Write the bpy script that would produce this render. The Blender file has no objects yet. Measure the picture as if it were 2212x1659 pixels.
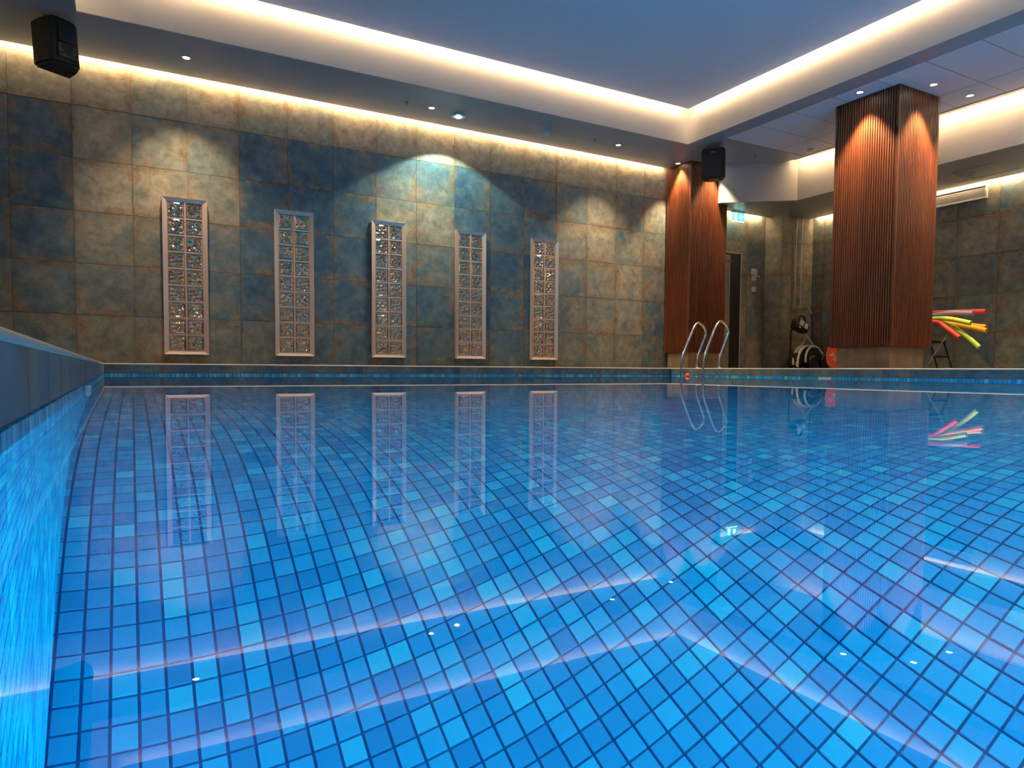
import bpy, bmesh, math, random
import numpy as np
from mathutils import Vector, Matrix
random.seed(7); rng = np.random.default_rng(7)
S = bpy.context.scene
COL = S.collection
# ------------------------------------------------------------------ camera (origin = lens, metres)
W, H = 2212, 1659
FPX, YAW, PITCH, ROLL, PPY = 1483.68, .5044, -.0476, .0064, 39.69
def cam_axes():
    cy, sy, cp, sp = math.cos(YAW), math.sin(YAW), math.cos(PITCH), math.sin(PITCH)
    f = Vector((sy*cp, cy*cp, sp)); r = Vector((cy, -sy, 0)); u = r.cross(f)
    cr, sr = math.cos(ROLL), math.sin(ROLL)
    return cr*r+sr*u, -sr*r+cr*u, f
CR, CU, CF = cam_axes()
cd = bpy.data.cameras.new('camera'); cam = bpy.data.objects.new('camera', cd); COL.objects.link(cam)
cam.matrix_world = Matrix((( CR.x, CU.x, -CF.x, 0), (CR.y, CU.y, -CF.y, 0), (CR.z, CU.z, -CF.z, 0), (0, 0, 0, 1)))
cd.sensor_fit = 'HORIZONTAL'; cd.sensor_width = 36; cd.lens = FPX/W*36; cd.shift_y = PPY/W
cd.clip_start = .01; cd.clip_end = 100
S.camera = cam
# ------------------------------------------------------------------ world, exposure
wd = bpy.data.worlds.new('world'); S.world = wd; wd.use_nodes = True
wd.node_tree.nodes['Background'].inputs[0].default_value = (.01, .012, .02, 1)
wd.node_tree.nodes['Background'].inputs[1].default_value = 0
S.view_settings.view_transform = 'Standard'; S.view_settings.look = 'None'
S.view_settings.exposure = 0; S.view_settings.gamma = 1; S.view_settings.use_curve_mapping = False
S.cycles.use_denoising = True
S.cycles.max_bounces = 6; S.cycles.diffuse_bounces = 3; S.cycles.glossy_bounces = 3; S.cycles.transmission_bounces = 4
S.cycles.use_adaptive_sampling = True; S.cycles.adaptive_threshold = .08; S.cycles.adaptive_min_samples = 16; S.cycles.use_light_tree = False
S.cycles.sample_clamp_indirect = 6; S.cycles.blur_glossy = .5
WARM = (1, .68, .36); SPOTC = (1, .74, .42); POOLC = (.0, .70, 1)
LED_E, SPOT_W, POOL_W = 105, 200, 168
# ------------------------------------------------------------------ measures
WZ, DZ = -.088, .042            # water and deck levels
D = 9.489                       # window wall
ZS, ZP, ZT, ZB = 3.55, 4.06, 4.24, 2.907   # soffit, floating panel, cavity top, low ceiling
CX0, CX1, CY0, CY1 = -.43, 7.70, -1.0, 8.28  # coffer
PYF, PXR, PY0 = 8.6, 7.72, -1.6              # pool far edge, right edge, near edge
PDEP, PT = 1.18, .043                        # pool depth, mosaic pitch
Y1, Y2, XA, XR = 9.25, 8.86, 10.6, 11.45
XL, YN = -3.2, -3.4
def pxl(y): return -.120-.0192*(y-.88)       # left pool edge
# ------------------------------------------------------------------ materials
def newmat(name):
    m = bpy.data.materials.new(name); m.use_nodes = True
    nt = m.node_tree; return m, nt, nt.nodes['Principled BSDF']
def N(nt, t, **kw):
    n = nt.nodes.new(t)
    for k, v in kw.items(): setattr(n, k, v)
    return n
def plain(name, c, rough=.5, metal=0, noise=0, nscale=20, bump=0, spec=.5, emit=None, es=0):
    m, nt, b = newmat(name)
    b.inputs['Base Color'].default_value = (*c, 1); b.inputs['Roughness'].default_value = rough
    b.inputs['Metallic'].default_value = metal; b.inputs['Specular IOR Level'].default_value = spec
    if emit: b.inputs['Emission Color'].default_value = (*emit, 1); b.inputs['Emission Strength'].default_value = es
    if noise or bump:
        tc = N(nt, 'ShaderNodeTexCoord'); no = N(nt, 'ShaderNodeTexNoise'); no.inputs['Scale'].default_value = nscale
        no.inputs['Detail'].default_value = 6
        nt.links.new(tc.outputs['Object'], no.inputs['Vector'])
        if noise:
            r = N(nt, 'ShaderNodeValToRGB')
            r.color_ramp.elements[0].position = .3; r.color_ramp.elements[1].position = .7
            r.color_ramp.elements[0].color = (*[x*(1-noise) for x in c], 1)
            r.color_ramp.elements[1].color = (*[min(1, x*(1+noise)) for x in c], 1)
            nt.links.new(no.outputs['Fac'], r.inputs[0]); nt.links.new(r.outputs[0], b.inputs['Base Color'])
        if bump:
            bp = N(nt, 'ShaderNodeBump'); bp.inputs['Strength'].default_value = bump; bp.inputs['Distance'].default_value = .01
            nt.links.new(no.outputs['Fac'], bp.inputs['Height']); nt.links.new(bp.outputs[0], b.inputs['Normal'])
    return m
def emis(name, c, e):
    m, nt, b = newmat(name)
    b.inputs['Base Color'].default_value = (*c, 1)
    b.inputs['Emission Color'].default_value = (*c, 1); b.inputs['Emission Strength'].default_value = e
    return m
def mth(nt, op, a, b=None, clamp=False):
    n = N(nt, 'ShaderNodeMath', operation=op, use_clamp=clamp)
    for i, v in enumerate((a, b)):
        if v is None: continue
        if isinstance(v, (int, float)): n.inputs[i].default_value = v
        else: nt.links.new(v, n.inputs[i])
    return n.outputs[0]
def mix(nt, f, a, b):
    n = N(nt, 'ShaderNodeMix', data_type='RGBA')
    for i, v in ((0, f), (6, a), (7, b)):
        if isinstance(v, (int, float)): n.inputs[i].default_value = v
        elif isinstance(v, tuple): n.inputs[i].default_value = (*v, 1)
        else: nt.links.new(v, n.inputs[i])
    return n.outputs[2]
def ramp(nt, f, *st):
    n = N(nt, 'ShaderNodeValToRGB'); e = n.color_ramp.elements
    while len(e) < len(st): e.new(.5)
    for el, (p, c) in zip(e, st):
        el.position = p; el.color = (*c, 1) if isinstance(c, tuple) else (c, c, c, 1)
    nt.links.new(f, n.inputs[0]); return n.outputs[0]
def patina_tile(name, half=.3, gain=1.0):
    """Oxidised stone tile: teal to beige by a tone set per tile (object colour), rust creeping from its edges."""
    m, nt, b = newmat(name)
    tc = N(nt, 'ShaderNodeTexCoord'); oi = N(nt, 'ShaderNodeObjectInfo')
    off = N(nt, 'ShaderNodeCombineXYZ')
    for i, k in enumerate((31., 57., 83.)): nt.links.new(mth(nt, 'MULTIPLY', oi.outputs['Random'], k), off.inputs[i])
    va = N(nt, 'ShaderNodeVectorMath', operation='ADD')
    nt.links.new(tc.outputs['Object'], va.inputs[0]); nt.links.new(off.outputs[0], va.inputs[1])
    def noise(sc, det, rough=.6, dist=0):
        n = N(nt, 'ShaderNodeTexNoise'); n.inputs['Scale'].default_value = sc; n.inputs['Detail'].default_value = det
        n.inputs['Roughness'].default_value = rough; n.inputs['Distortion'].default_value = dist
        nt.links.new(va.outputs[0], n.inputs['Vector']); return n.outputs['Fac']
    big, mid, fine = noise(2.6, 4, .55, .6), noise(9, 8, .65, .3), noise(60, 5, .7)
    sc = N(nt, 'ShaderNodeSeparateColor'); nt.links.new(oi.outputs['Color'], sc.inputs[0])
    tone = sc.outputs[0]
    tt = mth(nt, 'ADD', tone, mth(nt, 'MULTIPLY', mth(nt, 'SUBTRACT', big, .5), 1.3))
    g = gain
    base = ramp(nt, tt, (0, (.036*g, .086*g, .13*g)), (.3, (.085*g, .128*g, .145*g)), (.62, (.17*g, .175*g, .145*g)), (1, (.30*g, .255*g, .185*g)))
    lum = ramp(nt, mid, (.28, .5), (.7, 1.22))
    mm = N(nt, 'ShaderNodeMix', data_type='RGBA', blend_type='MULTIPLY'); mm.inputs[0].default_value = 1
    nt.links.new(base, mm.inputs[6]); nt.links.new(lum, mm.inputs[7])
    sx = N(nt, 'ShaderNodeSeparateXYZ'); nt.links.new(tc.outputs['Object'], sx.inputs[0])
    ed = mth(nt, 'MAXIMUM', mth(nt, 'ABSOLUTE', sx.outputs[0]), mth(nt, 'ABSOLUTE', sx.outputs[2]))
    ed = mth(nt, 'DIVIDE', ed, half)
    e2 = mth(nt, 'ADD', ed, mth(nt, 'MULTIPLY', mth(nt, 'SUBTRACT', big, .5), 2.2))
    e2 = mth(nt, 'ADD', e2, mth(nt, 'MULTIPLY', mth(nt, 'SUBTRACT', mid, .5), .9))
    rf = ramp(nt, e2, (.6, 0.), (1.0, .2), (1.75, .72))
    rust = ramp(nt, mid, (.3, (.06*g, .042*g, .028*g)), (.62, (.19*g, .125*g, .07*g)))
    col = mix(nt, rf, mm.outputs[2], rust)
    sp = ramp(nt, fine, (.62, 0.), (.75, .45))
    col = mix(nt, mth(nt, 'MULTIPLY', sp, big), col, (.03, .022, .016))
    nt.links.new(col, b.inputs['Base Color'])
    rr = ramp(nt, mid, (.3, .38), (.7, .6)); nt.links.new(rr, b.inputs['Roughness'])
    bp = N(nt, 'ShaderNodeBump'); bp.inputs['Strength'].default_value = .15; bp.inputs['Distance'].default_value = .004
    nt.links.new(mid, bp.inputs['Height']); nt.links.new(bp.outputs[0], b.inputs['Normal'])
    return m
def pool_tile():
    """Glazed blue mosaic: every tile of the grid has its own shade."""
    m, nt, b = newmat('pool_mosaic')
    ge = N(nt, 'ShaderNodeNewGeometry')
    vm = N(nt, 'ShaderNodeVectorMath', operation='SCALE'); vm.inputs['Scale'].default_value = 1/PT
    ad = N(nt, 'ShaderNodeVectorMath', operation='ADD'); ad.inputs[1].default_value = (.0, .0, .37)
    fl = N(nt, 'ShaderNodeVectorMath', operation='FLOOR')
    nt.links.new(ge.outputs['Position'], vm.inputs[0]); nt.links.new(vm.outputs[0], ad.inputs[0]); nt.links.new(ad.outputs[0], fl.inputs[0])
    wn = N(nt, 'ShaderNodeTexWhiteNoise', noise_dimensions='3D'); nt.links.new(fl.outputs[0], wn.inputs['Vector'])
    c = ramp(nt, wn.outputs['Value'], (0, (.05, .32, .56)), (.4, (.07, .42, .66)), (.72, (.09, .50, .72)), (.9, (.16, .62, .78)), (1, (.22, .72, .82)))
    nt.links.new(c, b.inputs['Base Color']); b.inputs['Roughness'].default_value = .25
    b.inputs['Specular IOR Level'].default_value = .1
    return m
def slat_wood():
    m, nt, b = newmat('slat_wood')
    tc = N(nt, 'ShaderNodeTexCoord'); oi = N(nt, 'ShaderNodeObjectInfo'); mp = N(nt, 'ShaderNodeMapping')
    mp.inputs['Scale'].default_value = (60, 60, 2.2)
    nt.links.new(tc.outputs['Object'], mp.inputs[0])
    no = N(nt, 'ShaderNodeTexNoise', noise_dimensions='4D'); no.inputs['Scale'].default_value = 1; no.inputs['Detail'].default_value = 5
    nt.links.new(mp.outputs[0], no.inputs['Vector']); nt.links.new(mth(nt, 'MULTIPLY', oi.outputs['Random'], 40.), no.inputs['W'])
    c = ramp(nt, no.outputs['Fac'], (.25, (.09, .019, .008)), (.55, (.165, .040, .013)), (.8, (.255, .072, .021)))
    nt.links.new(c, b.inputs['Base Color']); b.inputs['Roughness'].default_value = .42
    return m
def water_mat():
    m = bpy.data.materials.new('pool_water'); m.use_nodes = True; nt = m.node_tree; nt.nodes.clear()
    o = N(nt, 'ShaderNodeOutputMaterial'); rf = N(nt, 'ShaderNodeBsdfRefraction'); gl = N(nt, 'ShaderNodeBsdfGlossy'); fr = N(nt, 'ShaderNodeFresnel'); mx = N(nt, 'ShaderNodeMixShader')
    rf.inputs['IOR'].default_value = 1.333; rf.inputs['Roughness'].default_value = 0; rf.inputs['Color'].default_value = (.62, .95, 1, 1)
    gl.inputs['Roughness'].default_value = 0; gl.inputs['Color'].default_value = (1, 1, 1, 1); fr.inputs['IOR'].default_value = 1.333
    tc = N(nt, 'ShaderNodeTexCoord'); no = N(nt, 'ShaderNodeTexNoise'); no.inputs['Scale'].default_value = 1.1; no.inputs['Detail'].default_value = 0
    nt.links.new(tc.outputs['Object'], no.inputs['Vector'])
    bp = N(nt, 'ShaderNodeBump'); bp.inputs['Strength'].default_value = .02; bp.inputs['Distance'].default_value = .008
    nt.links.new(no.outputs['Fac'], bp.inputs['Height'])
    for n_ in (rf, gl, fr): nt.links.new(bp.outputs[0], n_.inputs['Normal'])
    nt.links.new(fr.outputs[0], mx.inputs[0]); nt.links.new(rf.outputs[0], mx.inputs[1]); nt.links.new(gl.outputs[0], mx.inputs[2]); nt.links.new(mx.outputs[0], o.inputs[0])
    return m
def block_glass():
    """Wavy silvered glass block."""
    m, nt, b = newmat('glass_block')
    b.inputs['Base Color'].default_value = (.78, .56, .38, 1); b.inputs['Metallic'].default_value = 1
    b.inputs['Roughness'].default_value = .025; b.inputs['Coat Weight'].default_value = .6; b.inputs['Coat Roughness'].default_value = .03
    return m
def brushed(name, c, rough):
    m, nt, b = newmat(name)
    tc = N(nt, 'ShaderNodeTexCoord'); mp = N(nt, 'ShaderNodeMapping'); mp.inputs['Scale'].default_value = (400, 400, 6)
    no = N(nt, 'ShaderNodeTexNoise'); no.inputs['Scale'].default_value = 1
    nt.links.new(tc.outputs['Object'], mp.inputs[0]); nt.links.new(mp.outputs[0], no.inputs['Vector'])
    nt.links.new(ramp(nt, no.outputs['Fac'], (.2, rough*.75), (.8, rough*1.25)), b.inputs['Roughness'])
    b.inputs['Base Color'].default_value = (*c, 1); b.inputs['Metallic'].default_value = .5
    return m
M = dict(
    tile=patina_tile('patina_tile', .3, 1.45), curb=patina_tile('curb_tile', .15, 1.5), grout=plain('wall_grout', (.20, .14, .09), .9, noise=.2),
    pool=pool_tile(), pgrout=plain('pool_grout', (.03, .15, .36), .8), slat=slat_wood(), dark=plain('slat_backing', (.012, .008, .006), .9),
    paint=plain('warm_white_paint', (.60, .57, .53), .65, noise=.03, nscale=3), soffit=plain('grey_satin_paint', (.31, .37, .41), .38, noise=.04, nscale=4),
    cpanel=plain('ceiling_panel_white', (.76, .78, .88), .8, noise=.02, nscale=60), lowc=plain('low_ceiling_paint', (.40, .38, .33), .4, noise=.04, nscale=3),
    water=water_mat(), block=block_glass(), alu=brushed('brushed_aluminium', (.86, .66, .57), .36), chrome=plain('polished_steel', (.82, .80, .78), .12, 1),
    trim=plain('deck_trim', (.80, .62, .46), .35), deck=plain('deck_tile', (.17, .14, .11), .5, noise=.25, nscale=6), black=plain('black_plastic', (.012, .011, .011), .45),
    grill=plain('speaker_grille', (.01, .01, .012), .6, .3, bump=.4, nscale=400), led=emis('led_warm', WARM, LED_E), led_hot=emis('led_warm_low_ceiling', WARM, LED_E*1.7), lens=emis('lamp_lens', (1, .93, .8), 28),
    white=plain('white_plastic', (.75, .73, .70), .4), cold=emis('emergency_lens', (.8, 1, .86), 45), green=emis('exit_green', (.05, .62, .50), 2.2), exitw=emis('exit_white', (.85, 1, .97), 3),
    doorshade=plain('doorway_shade', (.02, .02, .022), .4), frame=plain('door_frame', (.34, .27, .18), .5), base=plain('column_base_tile', (.28, .19, .12), .5, noise=.2, nscale=8),
    hose=plain('hose_beige', (.52, .44, .38), .5), blue=plain('pole_blue', (.02, .025, .16), .4), orange=plain('orange_foam', (.85, .10, .02), .55, noise=.05),
    letter=plain('white_print', (.8, .75, .7), .6), grey=plain('grey_part', (.30, .28, .27), .5), glow=emis('pool_lamp_glass', POOLC, 6), hole=plain('noodle_hole', (.05, .02, .02), .8))
for n, c in dict(lavender=(.26, .27, .46), red=(.80, .05, .035), lime=(.50, .72, .09), amber=(.90, .36, .015), brick=(.45, .10, .03)).items():
    M['noodle_'+n] = plain('noodle_'+n, c, .6, noise=.06, nscale=30, bump=.1)
# ------------------------------------------------------------------ mesh helpers
def bm_new(): return bmesh.new()
def box(bm, x0, x1, y0, y1, z0, z1, bev=0):
    r = bmesh.ops.create_cube(bm, size=1)
    bmesh.ops.scale(bm, vec=(x1-x0, y1-y0, z1-z0), verts=r['verts'])
    bmesh.ops.translate(bm, vec=((x0+x1)/2, (y0+y1)/2, (z0+z1)/2), verts=r['verts'])
    if bev:
        es = list({e for v in r['verts'] for e in v.link_edges})
        bmesh.ops.bevel(bm, geom=es, offset=bev, segments=2, affect='EDGES', profile=.6)
def cyl(bm, p, q, r, r2=None, seg=20, caps=True):
    p, q = Vector(p), Vector(q); d = q-p
    m = Matrix.Translation((p+q)/2) @ d.to_track_quat('Z', 'Y').to_matrix().to_4x4()
    bmesh.ops.create_cone(bm, cap_ends=caps, segments=seg, radius1=r, radius2=r if r2 is None else r2, depth=d.length, matrix=m)
def tube(bm, pts, r, seg=10, cap=True, rs=None):
    pts = [Vector(p) for p in pts]; rings = []; n = len(pts); ref = None
    for i, p in enumerate(pts):
        t = (pts[min(i+1, n-1)]-pts[max(i-1, 0)]).normalized()
        if ref is None: ref = t.orthogonal().normalized()
        ref = (ref-t*ref.dot(t)).normalized(); b = t.cross(ref); rr = rs[i] if rs else r
        rings.append([bm.verts.new(p+(ref*math.cos(a)+b*math.sin(a))*rr) for a in (2*math.pi*k/seg for k in range(seg))])
    for a, b in zip(rings, rings[1:]):
        for k in range(seg): bm.faces.new((a[k], a[(k+1) % seg], b[(k+1) % seg], b[k]))
    if cap: bm.faces.new(rings[0][::-1]); bm.faces.new(rings[-1])
def torus(bm, c, R, r, ax=(0, 0, 1), seg=24, s2=8, a0=0, a1=2*math.pi, squash=1):
    q = Vector(ax).to_track_quat('Z', 'Y')
    pts = [Vector(c)+q @ Vector((R*math.cos(a), R*squash*math.sin(a), 0)) for a in np.linspace(a0, a1, seg+1)]
    tube(bm, pts, r, s2, cap=(a1-a0 < 6.28))
def prism(bm, poly, z0, z1):
    lo = [bm.verts.new((x, y, z0)) for x, y in poly]; hi = [bm.verts.new((x, y, z1)) for x, y in poly]
    n = len(poly)
    bm.faces.new(lo[::-1]); bm.faces.new(hi)
    for i in range(n): bm.faces.new((lo[i], lo[(i+1) % n], hi[(i+1) % n], hi[i]))
def smooth_pts(pts, n=6):
    P = [Vector(p) for p in pts]; out = []
    for i in range(len(P)-1):
        a, b, c, d = P[max(i-1, 0)], P[i], P[i+1], P[min(i+2, len(P)-1)]
        for k in range(n):
            t = k/n; out.append(.5*((2*b)+(c-a)*t+(2*a-5*b+4*c-d)*t*t+(3*b-a-3*c+d)*t**3))
    return out+[P[-1]]
def mesh(name, bm, mat, smooth=False):
    bmesh.ops.recalc_face_normals(bm, faces=bm.faces)
    me = bpy.data.meshes.new(name); bm.to_mesh(me); bm.free()
    for m in (mat if isinstance(mat, (list, tuple)) else [mat]): me.materials.append(m)
    if smooth:
        for p in me.polygons: p.use_smooth = True
        try: me.set_sharp_from_angle(angle=math.radians(40))
        except Exception: pass
    return me
def link(name, me, parent=None, loc=None, rot=None):
    o = bpy.data.objects.new(name, me); COL.objects.link(o)
    if parent: o.parent = parent
    if loc is not None: o.location = loc
    if rot is not None: o.rotation_euler = rot
    return o
def obj(name, bm, mat, parent=None, smooth=False, label=None, cat=None, group=None, kind=None, loc=None, rot=None):
    o = link(name, mesh(name, bm, mat, smooth), parent, loc, rot); tag(o, label, cat, group, kind); return o
def tag(o, label=None, cat=None, group=None, kind=None):
    for k, v in (('label', label), ('category', cat), ('group', group), ('kind', kind)):
        if v: o[k] = v
    return o
def empty(name, loc=(0, 0, 0), label=None, cat=None, group=None, kind=None, rot=None):
    o = bpy.data.objects.new(name, None); COL.objects.link(o); o.location = loc; o.empty_display_size = .1
    if rot is not None: o.rotation_euler = rot
    return tag(o, label, cat, group, kind)
def bx(name, ext, mat, parent=None, bev=0, **kw):
    bm = bm_new(); box(bm, *ext, bev); return obj(name, bm, mat, parent, smooth=bool(bev), **kw)
# ------------------------------------------------------------------ tiled walls: each tile an object (local X along wall, Z up)
TS, GAP = .6, .004
TCACHE = {}
def tile_mesh(x0, x1, z0, z1, mat, th=.012):
    k = tuple(round(v, 3) for v in (x0, x1, z0, z1, th))+(mat.name,)
    if k not in TCACHE:
        bm = bm_new(); box(bm, x0, x1, 0, th, z0, z1)
        TCACHE[k] = mesh('tile', bm, mat)
    return TCACHE[k]
def tile_wall(name, origin, rz, length, u0, zlist, ztop, zbot, tones=None, label=None, thick=.1, skip=None, seed=0):
    """Backing slab of grout plus one object per tile. origin: face point at u=0; u runs along local X, the face looks to local -Y."""
    root = empty(name, origin, label=label, kind='structure', rot=(0, 0, rz))
    bm = bm_new(); box(bm, 0, length, .004, thick, zbot, ztop); obj('wall_backing', bm, M['grout'], root)
    rr = random.Random(seed)
    nz = [z for z in zlist]
    for r, zc in enumerate(nz):                         # zc = top joint of the full tile
        za, zb = max(zbot, zc-TS), min(ztop, zc)
        if zb-za < .02: continue
        c = 0; u = u0
        while u < length:
            ua, ub = max(0, u), min(length, u+TS)
            if ub-ua > .02 and not (skip and skip(ua, ub, za, zb)):
                uc, zcn = u+TS/2, zc-TS/2
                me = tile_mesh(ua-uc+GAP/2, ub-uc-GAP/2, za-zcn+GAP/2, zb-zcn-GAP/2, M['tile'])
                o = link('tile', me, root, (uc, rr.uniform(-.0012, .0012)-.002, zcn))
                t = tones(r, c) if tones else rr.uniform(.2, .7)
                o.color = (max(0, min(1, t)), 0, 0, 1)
            u += TS; c += 1
    return root
Z0 = 3.612
ROWS = [Z0+TS, Z0]+[Z0-TS*k for k in range(1, 7)]
TONE = ['7'*17, '78778778787778887', '31755101441214656', '21876002661126766', '22654201441115665', '43554211321125663', '55665433433335664']  # tile tones, with the slot's warm wash and the left end's shade worked in
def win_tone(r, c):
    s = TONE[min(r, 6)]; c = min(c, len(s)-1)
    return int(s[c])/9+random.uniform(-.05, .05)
OFF = 4                                            # tiles left of the first joint seen in the photograph
U0 = (-1.1637-OFF*TS)-XL
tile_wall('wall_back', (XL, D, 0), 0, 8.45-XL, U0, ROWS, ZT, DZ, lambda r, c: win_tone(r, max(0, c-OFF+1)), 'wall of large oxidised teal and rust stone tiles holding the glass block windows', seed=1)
tile_wall('wall_back_recess', (9.1, Y1, 0), 0, XA-9.1, -.18, ROWS[1:], ZB+.3, DZ, lambda r, c: .5+.2*((r+c) % 2), 'short tiled wall with the doorway behind the slatted columns', skip=lambda a, b, c, d: b < .86 and d < 2.2, seed=2)
tile_wall('wall_shower', (XA, Y2, 0), 0, XR-XA, -.3, ROWS[1:], ZB+.3, DZ, lambda r, c: .72, 'tiled face of the shower pier carrying the steel pipes', thick=.39, seed=3)
tile_wall('wall_shower_side', (XA, Y1, 0), -math.pi/2, Y1-Y2, -.15, ROWS[1:], ZB+.3, DZ, lambda r, c: .7, 'narrow tiled side of the shower pier', thick=.05, seed=4)
tile_wall('wall_right', (XR, Y2, 0), -math.pi/2, Y2-YN, -.35, ROWS[1:], ZB+.5, DZ, lambda r, c: .5+.25*((r*7+c*3) % 5)/5, 'dark tiled side wall behind the pool noodles', seed=5)
bx('wall_left', (XL-.1, XL, YN, D+.1, WZ-1.5, ZT+.1), M['paint'], kind='structure', label='plain wall at the end of the pool room')
bx('wall_front', (XL, XR, YN-.1, YN, WZ-1.5, ZT+.1), M['paint'], kind='structure', label='plain wall facing the glass block windows')
# ------------------------------------------------------------------ ceilings
ce = empty('ceiling', (0, 0, ZS), label='stepped ceiling with grey soffits around a deep coffer', kind='structure')
def cbox(name, ext, mat): 
    e = list(ext); e[4] -= ZS; e[5] -= ZS
    return bx(name, e, mat, ce)
SLOT = .075
# soffit shells: thin grey underside, warm white faces
def soffit(x0, x1, y0, y1): 
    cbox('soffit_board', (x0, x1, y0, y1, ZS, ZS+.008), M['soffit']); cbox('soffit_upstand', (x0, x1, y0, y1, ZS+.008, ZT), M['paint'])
soffit(XL, 7.70, CY1, D-SLOT)
soffit(XL+SLOT, CX0, YN+SLOT, CY1)
soffit(7.70, 8.0, YN, 7.78)
soffit(7.70, 9.76, 7.78, Y2)
soffit(7.70, 8.32, Y2, D-SLOT)
soffit(CX0, 7.70, YN+SLOT, CY0)
cbox('ceiling_slab', (XL, 12.0, YN, D+.1, ZT, ZT+.08), M['paint'])
PG = .075
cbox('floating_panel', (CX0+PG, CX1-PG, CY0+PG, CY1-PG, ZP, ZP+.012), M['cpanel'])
cbox('panel_edge', (CX0+PG+.03, CX1-PG-.03, CY0+PG+.03, CY1-PG-.03, ZP+.012, ZP+.09), M['paint'])
# low ceiling with its beige bulkhead
A, B = (8.957, 8.80), (9.95, 8.03)
LOW = [A, B, (9.95, YN), (XR-SLOT, YN), (XR-SLOT, Y2), (XA, Y2), (XA, Y1-SLOT), (9.18, Y1-SLOT), (9.18, Y2-.002), (A[0], Y2-.002)]
bm = bm_new(); prism(bm, LOW, ZB+.006, ZT); lowc = obj('ceiling_bulkhead', bm, M['paint'], kind='structure', label='beige bulkhead with angled corner dropping to the low ceiling')
bm = bm_new(); prism(bm, LOW, ZB, ZB+.006); obj('low_ceiling_board', bm, M['lowc'], lowc)
for p in (((9.6, 8.75), .16), ((10.75, 5.75), .11)):
    bm = bm_new(); torus(bm, (*p[0], ZB), p[1], .004, seg=32, s2=6); obj('ceiling_disc_rim', bm, M['lowc'], lowc)
bm = bm_new()
for a, b in (((10.5, 5.2), (10.5, 5.8)), ((10.5, 5.8), (11.1, 5.8)), ((11.1, 5.8), (11.1, 5.2))): cyl(bm, (*a, ZB), (*b, ZB), .0035, seg=6)
obj('access_hatch_seam', bm, M['grey'], lowc)
# panel ceiling right of the coffer: panels 1.2 x 0.6 on a bar grid
gr = empty('ceiling_panels', (8.0, 0, ZS), label='suspended ceiling of pale rectangular panels around the big slatted column', kind='structure')
bx('ceiling_void', (0, 1.94, YN, 7.78, .03, ZT-ZS), M['paint'], gr)
yj = [7.78, 7.15-.0]; 
while yj[-1] > YN+.7: yj.append(yj[-1]-.597)
pm = {}
for i in range(len(yj)-1):
    for xa, xb in ((0, 1.17), (1.17, 1.765)):
        k = (round(xb-xa, 3), round(yj[i]-yj[i+1], 3))
        if k not in pm:
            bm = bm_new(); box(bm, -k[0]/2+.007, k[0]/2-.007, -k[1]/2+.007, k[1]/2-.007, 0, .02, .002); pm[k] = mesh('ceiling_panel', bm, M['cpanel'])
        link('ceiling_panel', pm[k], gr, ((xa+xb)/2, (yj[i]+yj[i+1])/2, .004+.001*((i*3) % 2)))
    bx('grid_bar', (0, 1.765, yj[i+1]-.006, yj[i+1]+.006, .008, .02), M['lowc'], gr)
bx('grid_bar', (1.165, 1.177, YN, 7.78, .008, .02), M['lowc'], gr)
bx('edge_trim', (1.765, 1.80, YN, 7.98, -.004, .022), M['paint'], gr)
# ------------------------------------------------------------------ LED strips in the slots
def strip(ext, label, m='led'): bx('led_strip', ext, M[m], label=label, cat='led strip', group='warm led strips in the ceiling slots')
e, s = .012, .014
zz = ZP+.012
strip((CX0+PG+.16, CX1-PG-.05, CY1-PG, CY1-PG+e, zz, zz+s), 'long warm led strip along the coffer edge parallel to the window wall')
strip((CX0+PG+.05, CX1-PG-.05, CY0+PG-e, CY0+PG, zz, zz+s), 'warm led strip along the coffer edge opposite the windows')
strip((CX1-PG, CX1-PG+e, CY0+PG+.05, CY1-PG-.05, zz, zz+s), 'warm led strip along the coffer edge beside the slatted columns')
strip((CX0+PG-e, CX0+PG, CY0+PG+.05, CY1-PG-.05, zz, zz+s), 'warm led strip along the coffer edge beside the first loudspeaker')
strip((XL+.1, 8.25, D-SLOT, D-SLOT+e, ZS+.012, ZS+.012+s), 'warm led strip washing the tiles above the glass block windows')
strip((9.80, 9.80+e, YN+.2, 8.0, ZS+.006, ZS+.006+s), 'warm led strip washing the beige bulkhead')
strip((XR-SLOT, XR-SLOT+e, YN+.2, 8.75, ZB+.01, ZB+.01+s), 'warm led strip above the wall ventilation grille', 'led_hot')
strip((9.25, 10.45, Y1-SLOT, Y1-SLOT+e, ZB+.01, ZB+.01+s), 'short warm led strip above the doorway wall', 'led_hot')
strip((XL+SLOT, 7.6, YN+SLOT-e, YN+SLOT, ZS+.012, ZS+.012+s), 'added unseen warm led strip washing the plain wall facing the windows')  # unseen strip, added to give the glass blocks warm reflections
strip((XL+SLOT-e, XL+SLOT, YN+.2, 8.2, ZS+.012, ZS+.012+s), 'added unseen warm led strip washing the plain end wall')  # added out of view for the same warm reflections
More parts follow.
